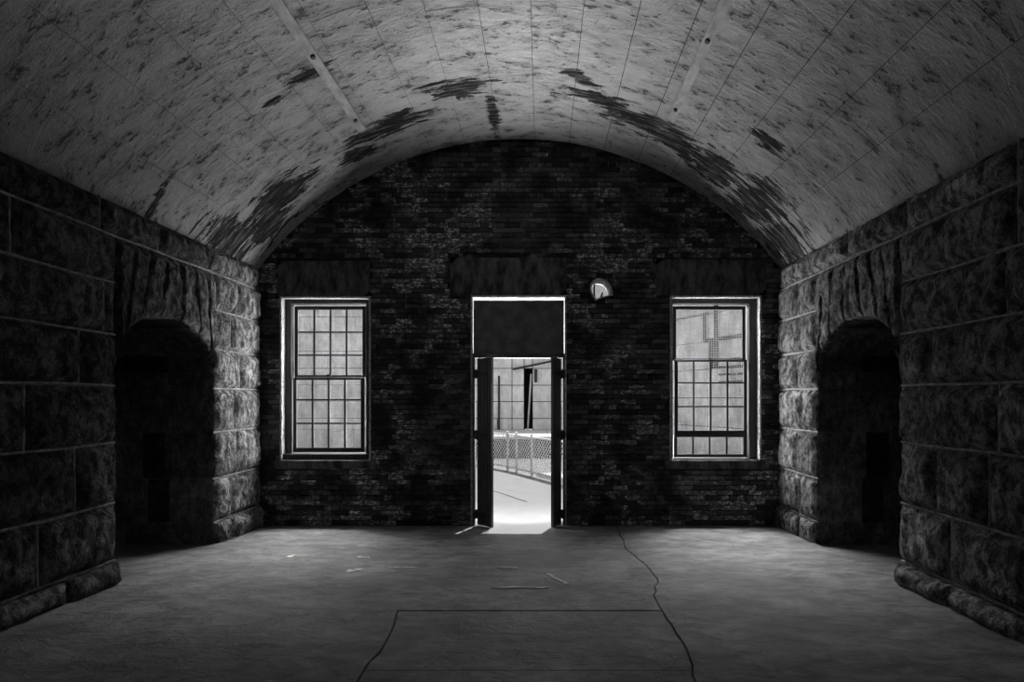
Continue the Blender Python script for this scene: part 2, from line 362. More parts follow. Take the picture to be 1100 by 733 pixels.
def side_wall(name, X, sg, label, splits, m_near, m_far, seed):
    T = 1.75                                        # thickness the passage runs through
    g0 = .03
    poly = [(YN - .3, -.2), (NA - g0, -.2), (NA - g0, NSP)]
    poly += [(NC + (y - NC) * (1 + .04), z + .03) for y, z in (ell(math.pi * i / 20) for i in range(1, 20))]
    poly += [(NB + g0, NSP), (NB + g0, -.2), (YE, -.2), (YE, 3.62), (YN - .3, 3.62)]
    bm = bmesh.new()
    f = bm.faces.new([bm.verts.new((X - sg * .012, y, z)) for y, z in poly])
    r = bmesh.ops.extrude_face_region(bm, geom=[f])
    for v in r['geom']:
        if isinstance(v, bmesh.types.BMVert): v.co.x -= sg * T
    wall = obj(name, bm, 'mortar'); tag(wall, label, 'wall', kind='structure')
    rr = random.Random(seed); k = seed * 50
    gap = .013
    for c in range(len(COURSES) - 1):
        z0, z1 = COURSES[c], COURSES[c + 1]
        segs = [(YN, YB)] if z0 >= 3.1 else [(YN, NA), (NB, YB)]
        for (a, b) in segs:
            cuts = [a]
            given = sorted([s for s in splits.get(c, []) if a + .12 < s < b - .12])
            lo = given[0] if given else b
            y = a
            while lo - y > 1.5:                     # part behind the frame edge
                y += rr.uniform(.7, 1.15); cuts.append(y)
            cuts = [q for q in cuts if q < lo - .35] or [a]
            cuts = sorted(set([a] + cuts + given + [b]))
            for y0, y1 in zip(cuts, cuts[1:]):
                k += 1
                farp = y0 > NB - .01 or (z0 >= 3.1 and y0 > 6)
                st = .022 if farp else (.028 if y1 > 3 else .09)
                lip = .05 if c == 0 else 0          # base course stands proud
                rock('stone_block', [(y0 + gap, z0 + gap + (fz(y0) - .02 if c == 0 else 0)), (y1 - gap, z0 + gap + (fz(y0) - .02 if c == 0 else 0)), (y1 - gap, z1 - gap), (y0 + gap, z1 - gap)] if c else
                     [(y0 + gap, fz(y1) - .02), (y1 - gap, fz(y1) - .02), (y1 - gap, z1 - gap), (y0 + gap, z1 - gap)],
                     X + sg * lip, sg, m_far if farp else m_near, wall, .8 if farp else 1.0, k, st, .03 + lip)
                if y0 > a and y1 > 2.5 and c:
                    vs, fs = [], []; n = max(4, int((z1 - z0) / .06))
                    for i in range(n + 1):
                        z = z0 + (z1 - z0) * i / n; q = Vector((y0 * 5, z * 3, seed + 4)); hw = .010 + .005 * noise.noise(q * 3); yy = y0 + .006 * noise.noise(q)
                        pr = .010 + .008 * noise.noise(q * 2)
                        for dy, dx in ((-hw, -.012), (-hw * .7, pr), (hw * .7, pr), (hw, -.012)): vs.append((X + sg * dx, yy + dy, z))
                    for i in range(n):
                        for j in range(3): fs.append((i * 4 + j, i * 4 + j + 1, i * 4 + j + 5, i * 4 + j + 4))
                    pyobj('mortar_bead', vs, fs, 'bead', wall, True)
    # arch stones over the passage, joints fanning a little from upright
    n = 7
    for i in range(n):
        a0, a1 = math.pi * i / n, math.pi * (i + 1) / n
        t0, t1 = NA + .02 + (NB - NA + .02) * i / n, NA + .02 + (NB - NA + .02) * (i + 1) / n
        if i == 0: t0 = NA + gap
        if i == n - 1: t1 = NB - gap
        inn = [ell(a0 + (a1 - a0) * j / 5) for j in range(6)]
        e = .008
        inn = [(p[0], p[1]) for p in inn]; inn[0] = (inn[0][0] + e, inn[0][1]); inn[-1] = (inn[-1][0] - e, inn[-1][1])
        pl = inn + [(t1 - e, 3.12 - gap), (t0 + e, 3.12 - gap)]
        rock('arch_stone', pl, X, sg, m_near if i < 4 else m_far, wall, .75, k + i + 5, .03)
    # mortar beads along the bed joints and down the upright joints
    for c in range(1, len(COURSES) - 1):
        z = COURSES[c]
        for (a, b) in ([(YN, YB)] if z > 3.05 else [(YN, NA), (NB, YB)]):
            vs, fs = [], []; n = int((b - a) / .06)
            for i in range(n + 1):
                y = a + (b - a) * i / n; q = Vector((y * 3, z * 5, seed)); hw = .013 + .006 * noise.noise(q * 3)
                zz = z + .012 * noise.noise(q * .7); pr = .016 + .009 * noise.noise(q * 2 + Vector((9, 0, 0)))
                for dz, dx in ((-hw, -.012), (-hw * .7, pr), (hw * .7, pr), (hw, -.012)): vs.append((X + sg * dx, y, zz + dz))
            for i in range(n):
                for j in range(3): fs.append((i * 4 + j, i * 4 + j + 1, i * 4 + j + 5, i * 4 + j + 4))
            pyobj('mortar_bead', vs, fs, 'bead', wall, True)
    # dressed lining of the passage: far and near jambs, arch soffit
    for (yy, sy) in ((NB, -1), (NA, 1)):
        for c in range(0, 5):
            z0, z1 = COURSES[c], min(COURSES[c + 1], NSP)
            if z1 - z0 < .05: continue
            xs = [0, .42 + .2 * ((c * 7 + seed) % 3) / 2, 1.0 + .2 * ((c * 5) % 2), T - .02]
            if c in (1, 2): xs = [0, .50, .74, T - .02] if c == 1 else [0, .55, .80, T - .02]
            for q, (u0, u1) in enumerate(zip(xs, xs[1:])):
                bm = bmesh.new(); xa, xb = sorted((X - sg * (u0 + (.004 if q else 0)), X - sg * (u1 - .004)))
                box(bm, xa, xb, *sorted((yy, yy - sy * .05)), z0 + .004 if c else fz(yy) - .03, z1 - .004, .006)
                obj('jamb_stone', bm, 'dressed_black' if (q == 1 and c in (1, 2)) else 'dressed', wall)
    n = 9
    for i in range(n):
        a0, a1 = math.pi * i / n + .006, math.pi * (i + 1) / n - .006
        xs = [0, .5 + .35 * (i % 2), T - .02]
        for q, (u0, u1) in enumerate(zip(xs, xs[1:])):
            vs, fs = [], []
            for j in range(4):
                y, z = ell(a0 + (a1 - a0) * j / 3); oy, oz = NC + (y - NC) * 1.05, z + .035
                for (yy, zz) in ((y, z), (oy, oz)):
                    vs.append((X - sg * (u0 + .003), yy, zz)); vs.append((X - sg * (u1 - .003), yy, zz))
            for j in range(3):
                b = j * 4; fs += [(b, b + 4, b + 5, b + 1), (b + 2, b + 3, b + 7, b + 6), (b, b + 2, b + 6, b + 4), (b + 1, b + 5, b + 7, b + 3)]
            fs += [(0, 1, 3, 2), (12, 14, 15, 13)]
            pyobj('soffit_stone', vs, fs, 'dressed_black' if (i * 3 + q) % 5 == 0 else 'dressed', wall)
    # far end of the passage
    xa, xb = sorted((X - sg * (T - .05), X - sg * (T + .2)))
    boxobj('passage_end', xa, xb, NA - .3, NB + .3, -.2, 3.0, 'dressed', wall)
    return wall

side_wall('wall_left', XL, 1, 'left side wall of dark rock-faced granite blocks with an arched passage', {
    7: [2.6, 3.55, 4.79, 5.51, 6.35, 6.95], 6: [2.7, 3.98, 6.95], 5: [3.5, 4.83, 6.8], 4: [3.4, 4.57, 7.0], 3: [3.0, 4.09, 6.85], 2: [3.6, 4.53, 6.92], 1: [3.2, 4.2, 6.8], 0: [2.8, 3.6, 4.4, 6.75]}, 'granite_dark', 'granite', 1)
side_wall('wall_right', XR, -1, 'right side wall of pale rock-faced granite blocks with an arched passage', {
    7: [2.5, 3.74, 4.867, 5.8, 6.69], 6: [2.7, 3.74, 6.95], 5: [3.1, 3.83, 6.86], 4: [3.4, 4.55, 6.95], 3: [3.9, 6.80], 2: [3.4, 3.98, 4.50, 6.95], 1: [3.6, 4.35, 6.87], 0: [2.7, 3.6, 4.3, 6.8]}, 'granite', 'granite', 2)

# ------------------------------------------------------------------ vault
SJ = [-4.03, -3.53, -3.07, -2.60, -2.13, -1.66, -1.18, -.72, -.26, .20, .66, 1.13, 1.60, 2.08, 2.57, 3.02, 3.47, 4.03]
def arc(s, r, y): a = s / R; return (CX + r * math.sin(a), y, CZ + r * math.cos(a))
def arc_shell(y0, y1, r0, r1, s0, s1, n):
    vs, fs = [], []
    for i in range(n + 1):
        s = s0 + (s1 - s0) * i / n
        vs += [arc(s, r0, y0), arc(s, r0, y1), arc(s, r1, y0), arc(s, r1, y1)]
    for i in range(n):
        b = i * 4; fs += [(b, b + 4, b + 5, b + 1), (b + 2, b + 3, b + 7, b + 6), (b, b + 2, b + 6, b + 4), (b + 1, b + 5, b + 7, b + 3)]
    fs += [(0, 1, 3, 2), (n * 4, n * 4 + 2, n * 4 + 3, n * 4 + 1)]
    return vs, fs
ceiling = pyobj('ceiling', *arc_shell(YN - .3, YE, R + .025, R + .35, -4.25, 4.25, 48), 'vault_core')
tag(ceiling, 'barrel vault of large stones under flaking whitewash', 'ceiling', kind='structure')
def vault_stone(s0, s1, y0, y1, seed):
    gp = .0032
    s0 += gp; s1 -= gp; y0 += gp; y1 -= gp
    nu, nv = 6, max(3, int((y1 - y0) / .12))
    vs, fs, uvs = [], [], []
    lift = .003 * noise.noise(Vector((seed * 1.7, .3, .1)))
    for j in range(nv + 1):
        for i in range(nu + 1):
            s, y = s0 + (s1 - s0) * i / nu, y0 + (y1 - y0) * j / nv
            e = min(s - s0, s1 - s, y - y0, y1 - y)
            d = .010 * noise.fractal(Vector((s * 1.3, y * 2.2, 4)), 1, 2, 3) + lift
            if e < 1e-5: d -= .0015
            vs.append(arc(s, R - max(-.02, d), y)); uvs.append((s, y))
    for j in range(nv):
        for i in range(nu):
            a = j * (nu + 1) + i; fs.append((a, a + nu + 1, a + nu + 2, a + 1))
    per = [i for i in range(nu)] + [j * (nu + 1) + nu for j in range(nv)] + [nv * (nu + 1) + i for i in range(nu, 0, -1)] + [j * (nu + 1) for j in range(nv, 0, -1)]
    b0 = len(vs); n = len(per)
    for i in per: vs.append(vs[i]); uvs.append(uvs[i])
    for i in per: vs.append(arc(uvs[i][0], R + .04, uvs[i][1])); uvs.append(uvs[i])
    for i in range(n): fs.append((b0 + i, b0 + (i + 1) % n, b0 + n + (i + 1) % n, b0 + n + i))
    me = bpy.data.meshes.new('vault_stone'); me.from_pydata(vs, [], fs); me.update()
    bm = bmesh.new(); bm.from_mesh(me); bmesh.ops.recalc_face_normals(bm, faces=bm.faces)
    ul = bm.loops.layers.uv.new('UVMap')
    for f in bm.faces:
        for l in f.loops: l[ul].uv = uvs[l.vert.index]
    bm.to_mesh(me); bm.free()
    o = link('vault_stone', me, 'vault', ceiling, True)
    return o
rr = random.Random(11); k = 0
for c, (s0, s1) in enumerate(zip(SJ, SJ[1:])):
    cuts = [YN, YB]; y = YB
    if c == 8: ys = [5.90, 4.3, 2.4, .6]
    else:
        ys = []; y -= rr.uniform(.7, 1.5)
        while y > YN + .5: ys.append(y); y -= rr.uniform(1.2, 2.0)
    cuts = sorted(cuts + ys)
    for y0, y1 in zip(cuts, cuts[1:]): k += 1; vault_stone(s0, s1, y0, y1, k)
# flat iron straps bolted along the vault
def strap(s, y0, y1, label):
    t = empty('ceiling_strap', arc(s, R - .02, y1))
    hw = .045; vs, fs = [], []
    n = 24
    for i in range(n + 1):
        y = y0 + (y1 - y0) * i / n
        for ds, r in ((-hw, R + .02), (-hw, R - .026), (hw, R - .026), (hw, R + .02)): vs.append(arc(s + ds + .004 * noise.noise(Vector((y * 2, s, 0))), r, y))
    for i in range(n):
        for j in range(4): fs.append((i * 4 + j, i * 4 + (j + 1) % 4, i * 4 + 4 + (j + 1) % 4, i * 4 + 4 + j))
    fs += [(0, 1, 2, 3), (n * 4 + 3, n * 4 + 2, n * 4 + 1, n * 4)]
    under(pyobj('flat_bar', vs, fs, 'batten'), t)
    y = y1 - .25
    while y > y0:
        bm = bmesh.new(); bar(bm, arc(s, R - .01, y), arc(s, R - .045, y), .022, 8); under(obj('bolt', bm, 'bolt'), t); y -= 1.15
    tag(t, label, 'strap', 'iron straps on the vault')
strap(-1.80, .3, 6.42, 'pale flat strap bolted to the vault left of its crown')
strap(1.77, .3, 6.22, 'pale flat strap bolted to the vault right of its crown')

# ------------------------------------------------------------------ brick end wall
W1 = (-3.47, -2.27, .863, 3.04); W2 = (1.70, 2.91, .863, 3.05); D1 = (-.94, .325, -.02, 3.045)
VC = (wx(646, YB), wz(311, YB))
VENT = [(wx(x, YB), wz(y, YB)) for x, y in ((634.6, 311), (635.5, 306), (638, 302.5), (642, 300.4), (646.5, 300.6), (651, 302.8), (654.5, 306.5), (656.3, 311), (657, 316.5), (650, 318.5), (643, 320.5), (640.5, 322), (638.3, 318.5), (636, 315))]
def in_rect(x0, x1, z0, z1, r): return x0 < r[1] and x1 > r[0] and z0 < r[3] and z1 > r[2]
def arch_z(x): return CZ + math.sqrt(max(0, R * R - (x - CX) ** 2))
def wall_face():
    bm = bmesh.new(); edges = []
    def loop(pts):
        vs = [bm.verts.new((x, YB + .02, z)) for x, z in pts]
        for a, b in zip(vs, vs[1:] + vs[:1]): edges.append(bm.edges.new((a, b)))
    hw = XR - CX + .3
    outer = [(CX - hw, -.2), (D1[0], -.2), (D1[0], D1[3]), (D1[1], D1[3]), (D1[1], -.2), (CX + hw, -.2), (CX + hw, 3.3)]
    a0 = math.asin(min(1, hw / (R + .25)))
    outer += [(CX + (R + .25) * math.sin(a0 - 2 * a0 * i / 30), CZ + (R + .25) * math.cos(a0 - 2 * a0 * i / 30)) for i in range(31)]
    outer += [(CX - hw, 3.3)]
    loop(outer)
    for q in (W1, W2): loop([(q[0], q[2]), (q[1], q[2]), (q[1], q[3]), (q[0], q[3])])
    loop(VENT)
    bmesh.ops.triangle_fill(bm, use_beauty=True, edges=edges)
    fs = [f for f in bm.faces]
    r = bmesh.ops.extrude_face_region(bm, geom=fs)
    for v in r['geom']:
        if isinstance(v, bmesh.types.BMVert): v.co.y = YE
    return bm
wall = obj('wall_back', wall_face(), 'brick_mortar')
tag(wall, 'black painted brick end wall with two sash windows and a doorway', 'wall', kind='structure')
# rendered lintel panels over the openings
LINT = [(-3.52, -2.28, 3.05, 3.52), (-1.22, .33, 3.055, 3.56), (.37, .80, 3.20, 3.55), (1.52, 2.98, 3.06, 3.54)]
for i, (x0, x1, z0, z1) in enumerate(LINT):
    if i == 2: continue
    nx, nz = 14, 6; vs, fs = [], []
    for j in range(nz + 1):
        for q in range(nx + 1):
            x, z = x0 + (x1 - x0) * q / nx, z0 + (z1 - z0) * j / nz
            e = q in (0, nx) or j in (0, nz)
            jx = .012 * noise.noise(Vector((x * 9, z * 9, 1))) if q in (0, nx) else 0; jz = .01 * noise.noise(Vector((x * 9, z * 9, 5))) if j in (nz,) else 0
            vs.append((x + jx, YB + (.02 if e else -.006 + .006 * noise.noise(Vector((x * 5, z * 5, 0)))), z + jz))
    for j in range(nz):
        for q in range(nx):
            a = j * (nx + 1) + q; fs.append((a, a + 1, a + nx + 2, a + nx + 1))
    pyobj('rendered_lintel', vs, fs, 'parge', wall, True)
# bricks: six shapes shared by the pieces; the most readable 300 are pieces of their own
BL, BH, CH = .203, .057, .067
def brick_mesh(L, seed):
    rr = random.Random(seed); bm = bmesh.new(); box(bm, -L / 2, L / 2, 0, .07, -BH / 2, BH / 2, .004)
    for v in bm.verts: v.co += Vector((rr.uniform(-.002, .002), rr.uniform(-.003, .003), rr.uniform(-.002, .002)))
    bmesh.ops.recalc_face_normals(bm, faces=bm.faces)
    me = bpy.data.meshes.new('brick'); bm.to_mesh(me); bm.free(); me.materials.append(M['brick']); return me
shapes = {False: [brick_mesh(BL, q) for q in range(6)], True: [brick_mesh(BL / 2 - .005, 20 + q) for q in range(4)]}
rr = random.Random(5); cand = []
row = 0; z = CH / 2
blocked = [W1, W2, D1] + [LINT[0], LINT[1], LINT[3]]
while z < 5.1:
    header = row % 6 == 5
    step = (BL + .010) if not header else (BL / 2 + .005)
    x = XL - .1 + (0 if row % 2 else step / 2)
    while x < XR + .1:
        L = BL if not header else BL / 2 - .005
        x0, x1 = x - L / 2, x + L / 2
        lo, hi = x0, x1; ok = True
        for b in blocked:
            if in_rect(x0, x1, z - BH / 2, z + BH / 2, b):
                if x0 >= b[0] - .02 and x1 <= b[1] + .02: ok = False
                elif x0 < b[0] and x1 <= b[1]: hi = min(hi, b[0])
                elif x1 > b[1] and x0 >= b[0]: lo = max(lo, b[1])
                else: ok = False
        if math.dist((x, z), VC) < .17 + L * .15: ok = False
        if z + BH > arch_z(x) + .1 or x1 < XL or x0 > XR: ok = False
        if ok and hi - lo > .03: cand.append((lo, hi, z, header))
        x += step
    row += 1; z += CH
def score(b):                                       # bare bricks beside the doorway and under the crown read best
    x = (b[0] + b[1]) / 2; z = b[2]
    full = (b[1] - b[0]) > BL - .004
    zone = (.40 < x < 1.62 and z < 2.0) or (-2.1 < x < -1.0 and .3 < z < 1.6)
    return (2 if full else 0) + (1 if zone else 0) + (.6 if 4.0 < z < 4.6 and abs(x) < 1.5 else 0) + rr.random() * .3
order = sorted(cand, key=score, reverse=True)
vs, fs = [], []
tmp = [([v.co.copy() for v in m.vertices], [tuple(p.vertices) for p in m.polygons]) for m in shapes[False]]
for i, (lo, hi, z, header) in enumerate(order):
    x = (lo + hi) / 2; dy = rr.uniform(-.004, .005)
    if i < 300:
        o = bpy.data.objects.new('brick', shapes[False][i % 6]); col.objects.link(o); o.parent = wall
        o.location = (x, YB + dy, z); o.rotation_euler = (0, rr.uniform(-.006, .006), rr.uniform(-.01, .01))
    else:
        tv, tf = tmp[i % 6]; b = len(vs); sx = (hi - lo) / BL
        vs += [(x + v.x * sx, YB + dy + v.y, z + v.z) for v in tv]; fs += [tuple(b + q for q in f) for f in tf]
o = pyobj('brick_field', vs, fs, 'brick_many', wall); o['kind'] = 'stuff'
# vent hole lining: toothed brick ends and a bent zinc flap
vent = empty('wall_vent', (VC[0], YB, VC[1] - .14)); tag(vent, 'small round broken vent hole high in the brick wall beside the doorway', 'vent')
vs, fs = [], []
n = len(VENT)
for (yy, sc_) in ((YB - .012, 1.0), (YE, 1.0), (YE, 1.10), (YB - .012, 1.13)):
    for i, (x, z) in enumerate(VENT):
        vs.append((VC[0] + (x - VC[0]) * sc_ * (.965 if sc_ == 1 else 1) + (.006 * noise.noise(Vector((i * 2.3, yy, 0)))), yy, VC[1] + (z - VC[1]) * sc_ * (.965 if sc_ == 1 else 1)))
for k in range(4):
    for i in range(n): fs.append((k * n + i, k * n + (i + 1) % n, ((k + 1) % 4) * n + (i + 1) % n, ((k + 1) % 4) * n + i))
under(pyobj('sleeve', vs, fs, 'reveal'), vent)
under(boxobj('flap', VC[0] - .085, VC[0] - .062, YE - .07, YE - .06, VC[1] - .12, VC[1] + .11, 'iron'), vent)
bm = bmesh.new(); bar(bm, (VC[0] + .0, YB + .1, VC[1] - .10), (VC[0] + .03, YB + .12, VC[1] - .02), .012, 6); bar(bm, (VC[0] + .03, YB + .12, VC[1] - .10), (VC[0] + .012, YB + .12, VC[1] - .04), .010, 6)
under(obj('bent_tie', bm, 'iron'), vent)

# ------------------------------------------------------------------ windows
def window(name, q, ys, panes, label):
    """q: masonry opening; panes: glass extents at depth ys (x0,x1,zb,zt) + layout"""
    x0, x1, z0, z1 = q
    t = empty(name, ((x0 + x1) / 2, YB, z0)); tag(t, label, 'window', kind='structure')
    gx0, gx1, gz0, gz1 = panes['ext']
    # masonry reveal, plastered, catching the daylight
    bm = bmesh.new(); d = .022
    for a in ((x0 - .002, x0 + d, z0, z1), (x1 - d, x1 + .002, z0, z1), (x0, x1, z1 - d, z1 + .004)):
        bm2 = bmesh.new(); n = 26
        horiz = (a[1] - a[0]) > (a[3] - a[2])
        vs, fs = [], []
        for i in range(n + 1):
            tt = i / n; j = .007 * noise.noise(Vector((tt * 30, x0, 3 if horiz else 7))); jy = .010 * noise.noise(Vector((tt * 25, x1, 5)))
            if horiz:
                x = a[0] + (a[1] - a[0]) * tt; vs += [(x, YB - .004 + jy, a[2] + j), (x, YB + .1, a[2]), (x, YB + .1, a[3]), (x, YB - .004 + jy, a[3])]
            else:
                z = a[2] + (a[3] - a[2]) * tt
                inner, outer = (a[1], a[0]) if a[0] < (x0 + x1) / 2 else (a[0], a[1])
                vs += [(inner + j, YB - .004 + jy, z), (inner, YB + .1, z), (outer, YB + .1, z), (outer, YB - .004 + jy, z)]
        for i in range(n):
            for k in range(4): fs.append((i * 4 + k, i * 4 + (k + 1) % 4, i * 4 + 4 + (k + 1) % 4, i * 4 + 4 + k))
        under(pyobj('reveal', vs, fs, 'reveal'), t)
    # box frame
    fy0, fy1 = ys - .055, ys + .09
    for nm, a in (('frame_jamb', (x0 + d, gx0 - .055, z0 + .02, z1 - d)), ('frame_jamb', (gx1 + .055, x1 - d, z0 + .02, z1 - d)), ('frame_head', (gx0 - .055, gx1 + .055, gz1 + .075, z1 - d))):
        o = boxobj(nm, a[0], a[1], fy0, fy1, a[2], a[3], 'wood', t, .004)
    boxobj('frame_sill', x0 + d, x1 - d, ys - .13, ys + .10, z0 + .012, gz0 - .075, 'wood', t, .006)
    boxobj('stone_sill', x0 - .08, x1 + .06, YB - .012, YE + .05, z0 - .11, z0 + .006, 'wood' if False else 'parge', t, .008)
    for sash in panes['sashes']:
        y = ys + sash['dy']; s = sash
        so = boxobj('sash', s['x'][0] - .045, s['x'][0], y - .02, y + .02, s['z'][0] - s['bot'], s['z'][-1] + s['top'], 'wood', t, .003)   # left stile carries the rest
        so.name = s['name']
        def piece(nm, *a, m='wood', bev=.002):
            bm = bmesh.new(); box(bm, *a, bev); o = obj(nm, bm, m); o.parent = so; o.matrix_parent_inverse = so.matrix_world.inverted(); 
            o.matrix_parent_inverse = Matrix.Identity(4); return o
        X = s['x']; Z = s['z']
        piece('stile', X[-1], X[-1] + .045, y - .02, y + .02, Z[0] - s['bot'], Z[-1] + s['top'])
        piece('rail', X[0], X[-1], y - .02, y + .02, Z[0] - s['bot'], Z[0]); piece('rail', X[0], X[-1], y - .02, y + .02, Z[-1], Z[-1] + s['top'])
        for k, xx in enumerate(X[1:-1]): piece('muntin', xx - .013, xx + .013, y - .008, y + .008, Z[0], Z[-1])
        for zz in Z[1:-1]:
            for xa, xb in zip(X, X[1:]): piece('muntin', xa + (.011 if xa != X[0] else 0), xb - (.011 if xb != X[-1] else 0), y - .008, y + .008, zz - .012, zz + .012)
        if s.get('glass', True):
            for xa, xb in zip(X, X[1:]):
                for za, zb in zip(Z, Z[1:]): piece('pane', xa + .004, xb - .004, y + .002, y + .005, za + .004, zb - .004, m='glass', bev=0)
        bx = (X[0] + X[-1]) / 2
    # wire screen outside
    bm = bmesh.new(); yy = YE - .03; p = .032
    x = gx0 - .03
    while x < gx1 + .03: box(bm, x - .0022, x + .0022, yy - .0007, yy + .0007, gz0 - .05, gz1 + .06); x += p
    z = gz0 - .05
    while z < gz1 + .06: box(bm, gx0 - .03, gx1 + .03, yy - .0007, yy + .0007, z - .0022, z + .0022); z += p
    o = under(obj('wire_screen', bm, 'wire'), t); o['kind'] = 'stuff'
    bm = bmesh.new()
    boxobj('latch', (gx0 + gx1) / 2 - .03, (gx0 + gx1) / 2 + .03, ys - .05, ys - .015, panes['latch'] - .005, panes['latch'] + .02, 'iron', t, .003)
    return t
ys = 7.66
def P(px, dy=0): return wx(px, ys + dy)
def Q(py, dy=0): return wz(py, ys + dy)
window('window_1', W1, ys, dict(ext=(P(319), P(390), Q(481), Q(333)), latch=Q(404), sashes=[
    dict(name='upper_sash', dy=.025, x=[P(v, .025) for v in (320.5, 337.8, 355.2, 372.5, 389.8)], z=[Q(v, .025) for v in (403, 381.7, 357, 333)], bot=.035, top=.045),
    dict(name='lower_sash', dy=-.025, x=[P(v, -.025) for v in (319, 336, 353.2, 370.8, 388)], z=[Q(v, -.025) for v in (481, 455, 429.7, 408.5)], bot=.06, top=.035)]),
    'left sash window with twenty-four small dusty panes in a black frame')
window('window_2', W2, ys, dict(ext=(P(726), P(799), Q(488), Q(333)), latch=Q(386), sashes=[
    dict(name='upper_sash', dy=.025, x=[P(v, .025) for v in (726, 796.8)], z=[Q(v, .025) for v in (385, 333)], bot=.035, top=.045),
    dict(name='lower_sash', dy=-.025, x=[P(v, -.025) for v in (728, 745, 763, 781.2, 798.5)], z=[Q(v, -.025) for v in (462.5, 437, 411.5, 389)], bot=.085, top=.03),
    dict(name='dropped_sash', dy=.07, x=[P(v, .07) for v in (727, 744.2, 762.2, 780.5, 798)], z=[Q(v, .07) for v in (488, 470)], bot=.04, top=.02)]),
    'right sash window with one open upper light and small panes below')

# ------------------------------------------------------------------ doorway
dx0, dx1, dz0, dz1 = D1
door = empty('door_1', ((dx0 + dx1) / 2, YB, 0)); tag(door, 'open doorway with dark double doors and a boarded panel above', 'door', kind='structure')
d = .02
zt = wz(384, YB + .06)
for nm, a in (('reveal', (dx0 - .002, dx0 + d, YB - .006, YE, 0, dz1)), ('reveal', (dx1 - d, dx1 + .002, YB - .006, YE, 0, dz1)), ('reveal', (dx0, dx1, YB - .012, YE, dz1 - .012, dz1 + .012))):
    boxobj(nm, a[0], a[1], a[2], a[3], a[4], a[5], 'reveal', door, .004)
boxobj('boarded_panel', dx0 + d + .010, dx1 - d - .010, YB + .03, YB + .06, zt + .05, dz1 - .05, 'panel', door, .003)
boxobj('transom_rail', dx0 + d, dx1 - d, YB + .0, YB + .09, zt - .015, zt + .05, 'leaf', door, .005)
fjl, fjr = wx(512, YB + .05), wx(606, YB + .05)
boxobj('frame_post', dx0 + d, wx(510.6, YB + .05), YB + .0, YB + .10, .0, zt - .015, 'leaf', door, .004)
boxobj('frame_post', wx(604.6, YB + .05), dx1 - d, YB + .0, YB + .10, .0, zt - .015, 'leaf', door, .004)
# each leaf: hinge edge at the post, swung into the room
def leaf(hx, fx, yh, yf, ztop, sgn):
    a = Vector((hx, yh, 0)); b = Vector((fx, yf, 0)); L = (b - a).length; u = (b - a).normalized(); nrm = Vector((-u.y, u.x, 0)); th = .045
    if nrm.x * sgn < 0: nrm = -nrm                  # thickness towards the passageway
    def pt(s, t, z): p = a + u * s - nrm * t; return (p.x, p.y, z)
    zb = fz(yf) + .012
    def slab(nm, s0, s1, t0, t1, z0, z1, mat):
        vs = [pt(s, t, z) for z in (z0, z1) for s, t in ((s0, t0), (s1, t0), (s1, t1), (s0, t1))]
        return pyobj(nm, vs, [(0, 1, 2, 3), (4, 5, 6, 7), (0, 1, 5, 4), (1, 2, 6, 5), (2, 3, 7, 6), (3, 0, 4, 7)], mat)
    lf = slab('door_leaf', 0, L, .006, th - .006, zb, ztop, 'leaf'); under(lf, door)
    def sub(o): o.parent = lf; o.matrix_parent_inverse = Matrix.Identity(4); return o
    n = 4
    for i in range(n):                              # upright boards both sides
        for (t0, t1) in ((0, .006), (th - .006, th)): sub(slab('board', L * i / n + .003, L * (i + 1) / n - .003, t0, t1, zb + .005, ztop - .004, 'leaf'))
    for zz in (wz(402, YB), wz(467, YB), .16):
        bm = bmesh.new(); box(bm, *sorted((hx + sgn * .05, hx - sgn * .005)), yh - .012, yh + .004, zz - .055, zz + .055, .002); bar(bm, (hx + sgn * .012, yh - .012, zz - .06), (hx + sgn * .012, yh - .012, zz + .06), .014, 8); 
        sub(obj('hinge', bm, 'iron'))
        sub(slab('hinge_strap', -.012, L * .7, -.007, .0, zz - .022, zz + .022, 'iron'))
leaf(wx(512.6, YB), wx(527.4, 7.3), YB - .015, 7.3, zt - .02, -1)
leaf(wx(603.0, YB), wx(595.0, 7.3), YB - .015, 7.3, zt - .02, 1)
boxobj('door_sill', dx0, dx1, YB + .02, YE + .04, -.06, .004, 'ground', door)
boxobj('sun_patch_slab', wx(526, 7.3), wx(597, 7.3), 7.0, YB + .019, -.06, .0165, 'ground', door, .002)  # slab added and sized to whiten the sun patch inside the doorway

# wall behind the camera
back = boxobj('wall_rear', XL - .3, XR + .3, YN - .3, YN, -.2, 5.6, 'mortar'); tag(back, 'plain mortared end wall behind the viewer', 'wall', kind='structure')

# ------------------------------------------------------------------ courtyard outside
ground = boxobj('courtyard_ground', -22, 20, YE, 40, -.3, -.012, 'ground'); tag(ground, 'bright sunlit concrete courtyard beyond the doorway', 'ground', kind='structure')
YT, YW = 16.0, 19.3
ter = empty('terrace', (0, YT, 0)); tag(ter, 'low terrace with face coloured dark for shade and bright top behind the chain-link fence', 'terrace', kind='structure')
boxobj('retaining_wall', -4.4, 3.2, YT + .05, YW + .1, -.02, .53, 'ext_dark', ter)  # dark colour stands in for shade on the terrace front
for k in range(5): boxobj('coping_slab', -4.45 + k * 1.54, -4.45 + (k + 1) * 1.54 - .012, YT, YW + .06, .53, .61, 'ext', ter, .008)
cw = empty('courtyard_building', (0, YW + .1, .61)); tag(cw, 'pale panelled concrete building across the courtyard with a dark slit', 'building')
SL = (wx(563, YW), wx(572, YW), .66, wz(395, YW))       # dark slit
for a in ((-14, SL[0], -.05, 8.0), (SL[1], 12, -.05, 8.0), (SL[0], SL[1], SL[3], 8.0)):
    boxobj('wall_core', a[0], a[1], YW + .07, YW + .9, a[2], a[3], 'ext_dark', cw)
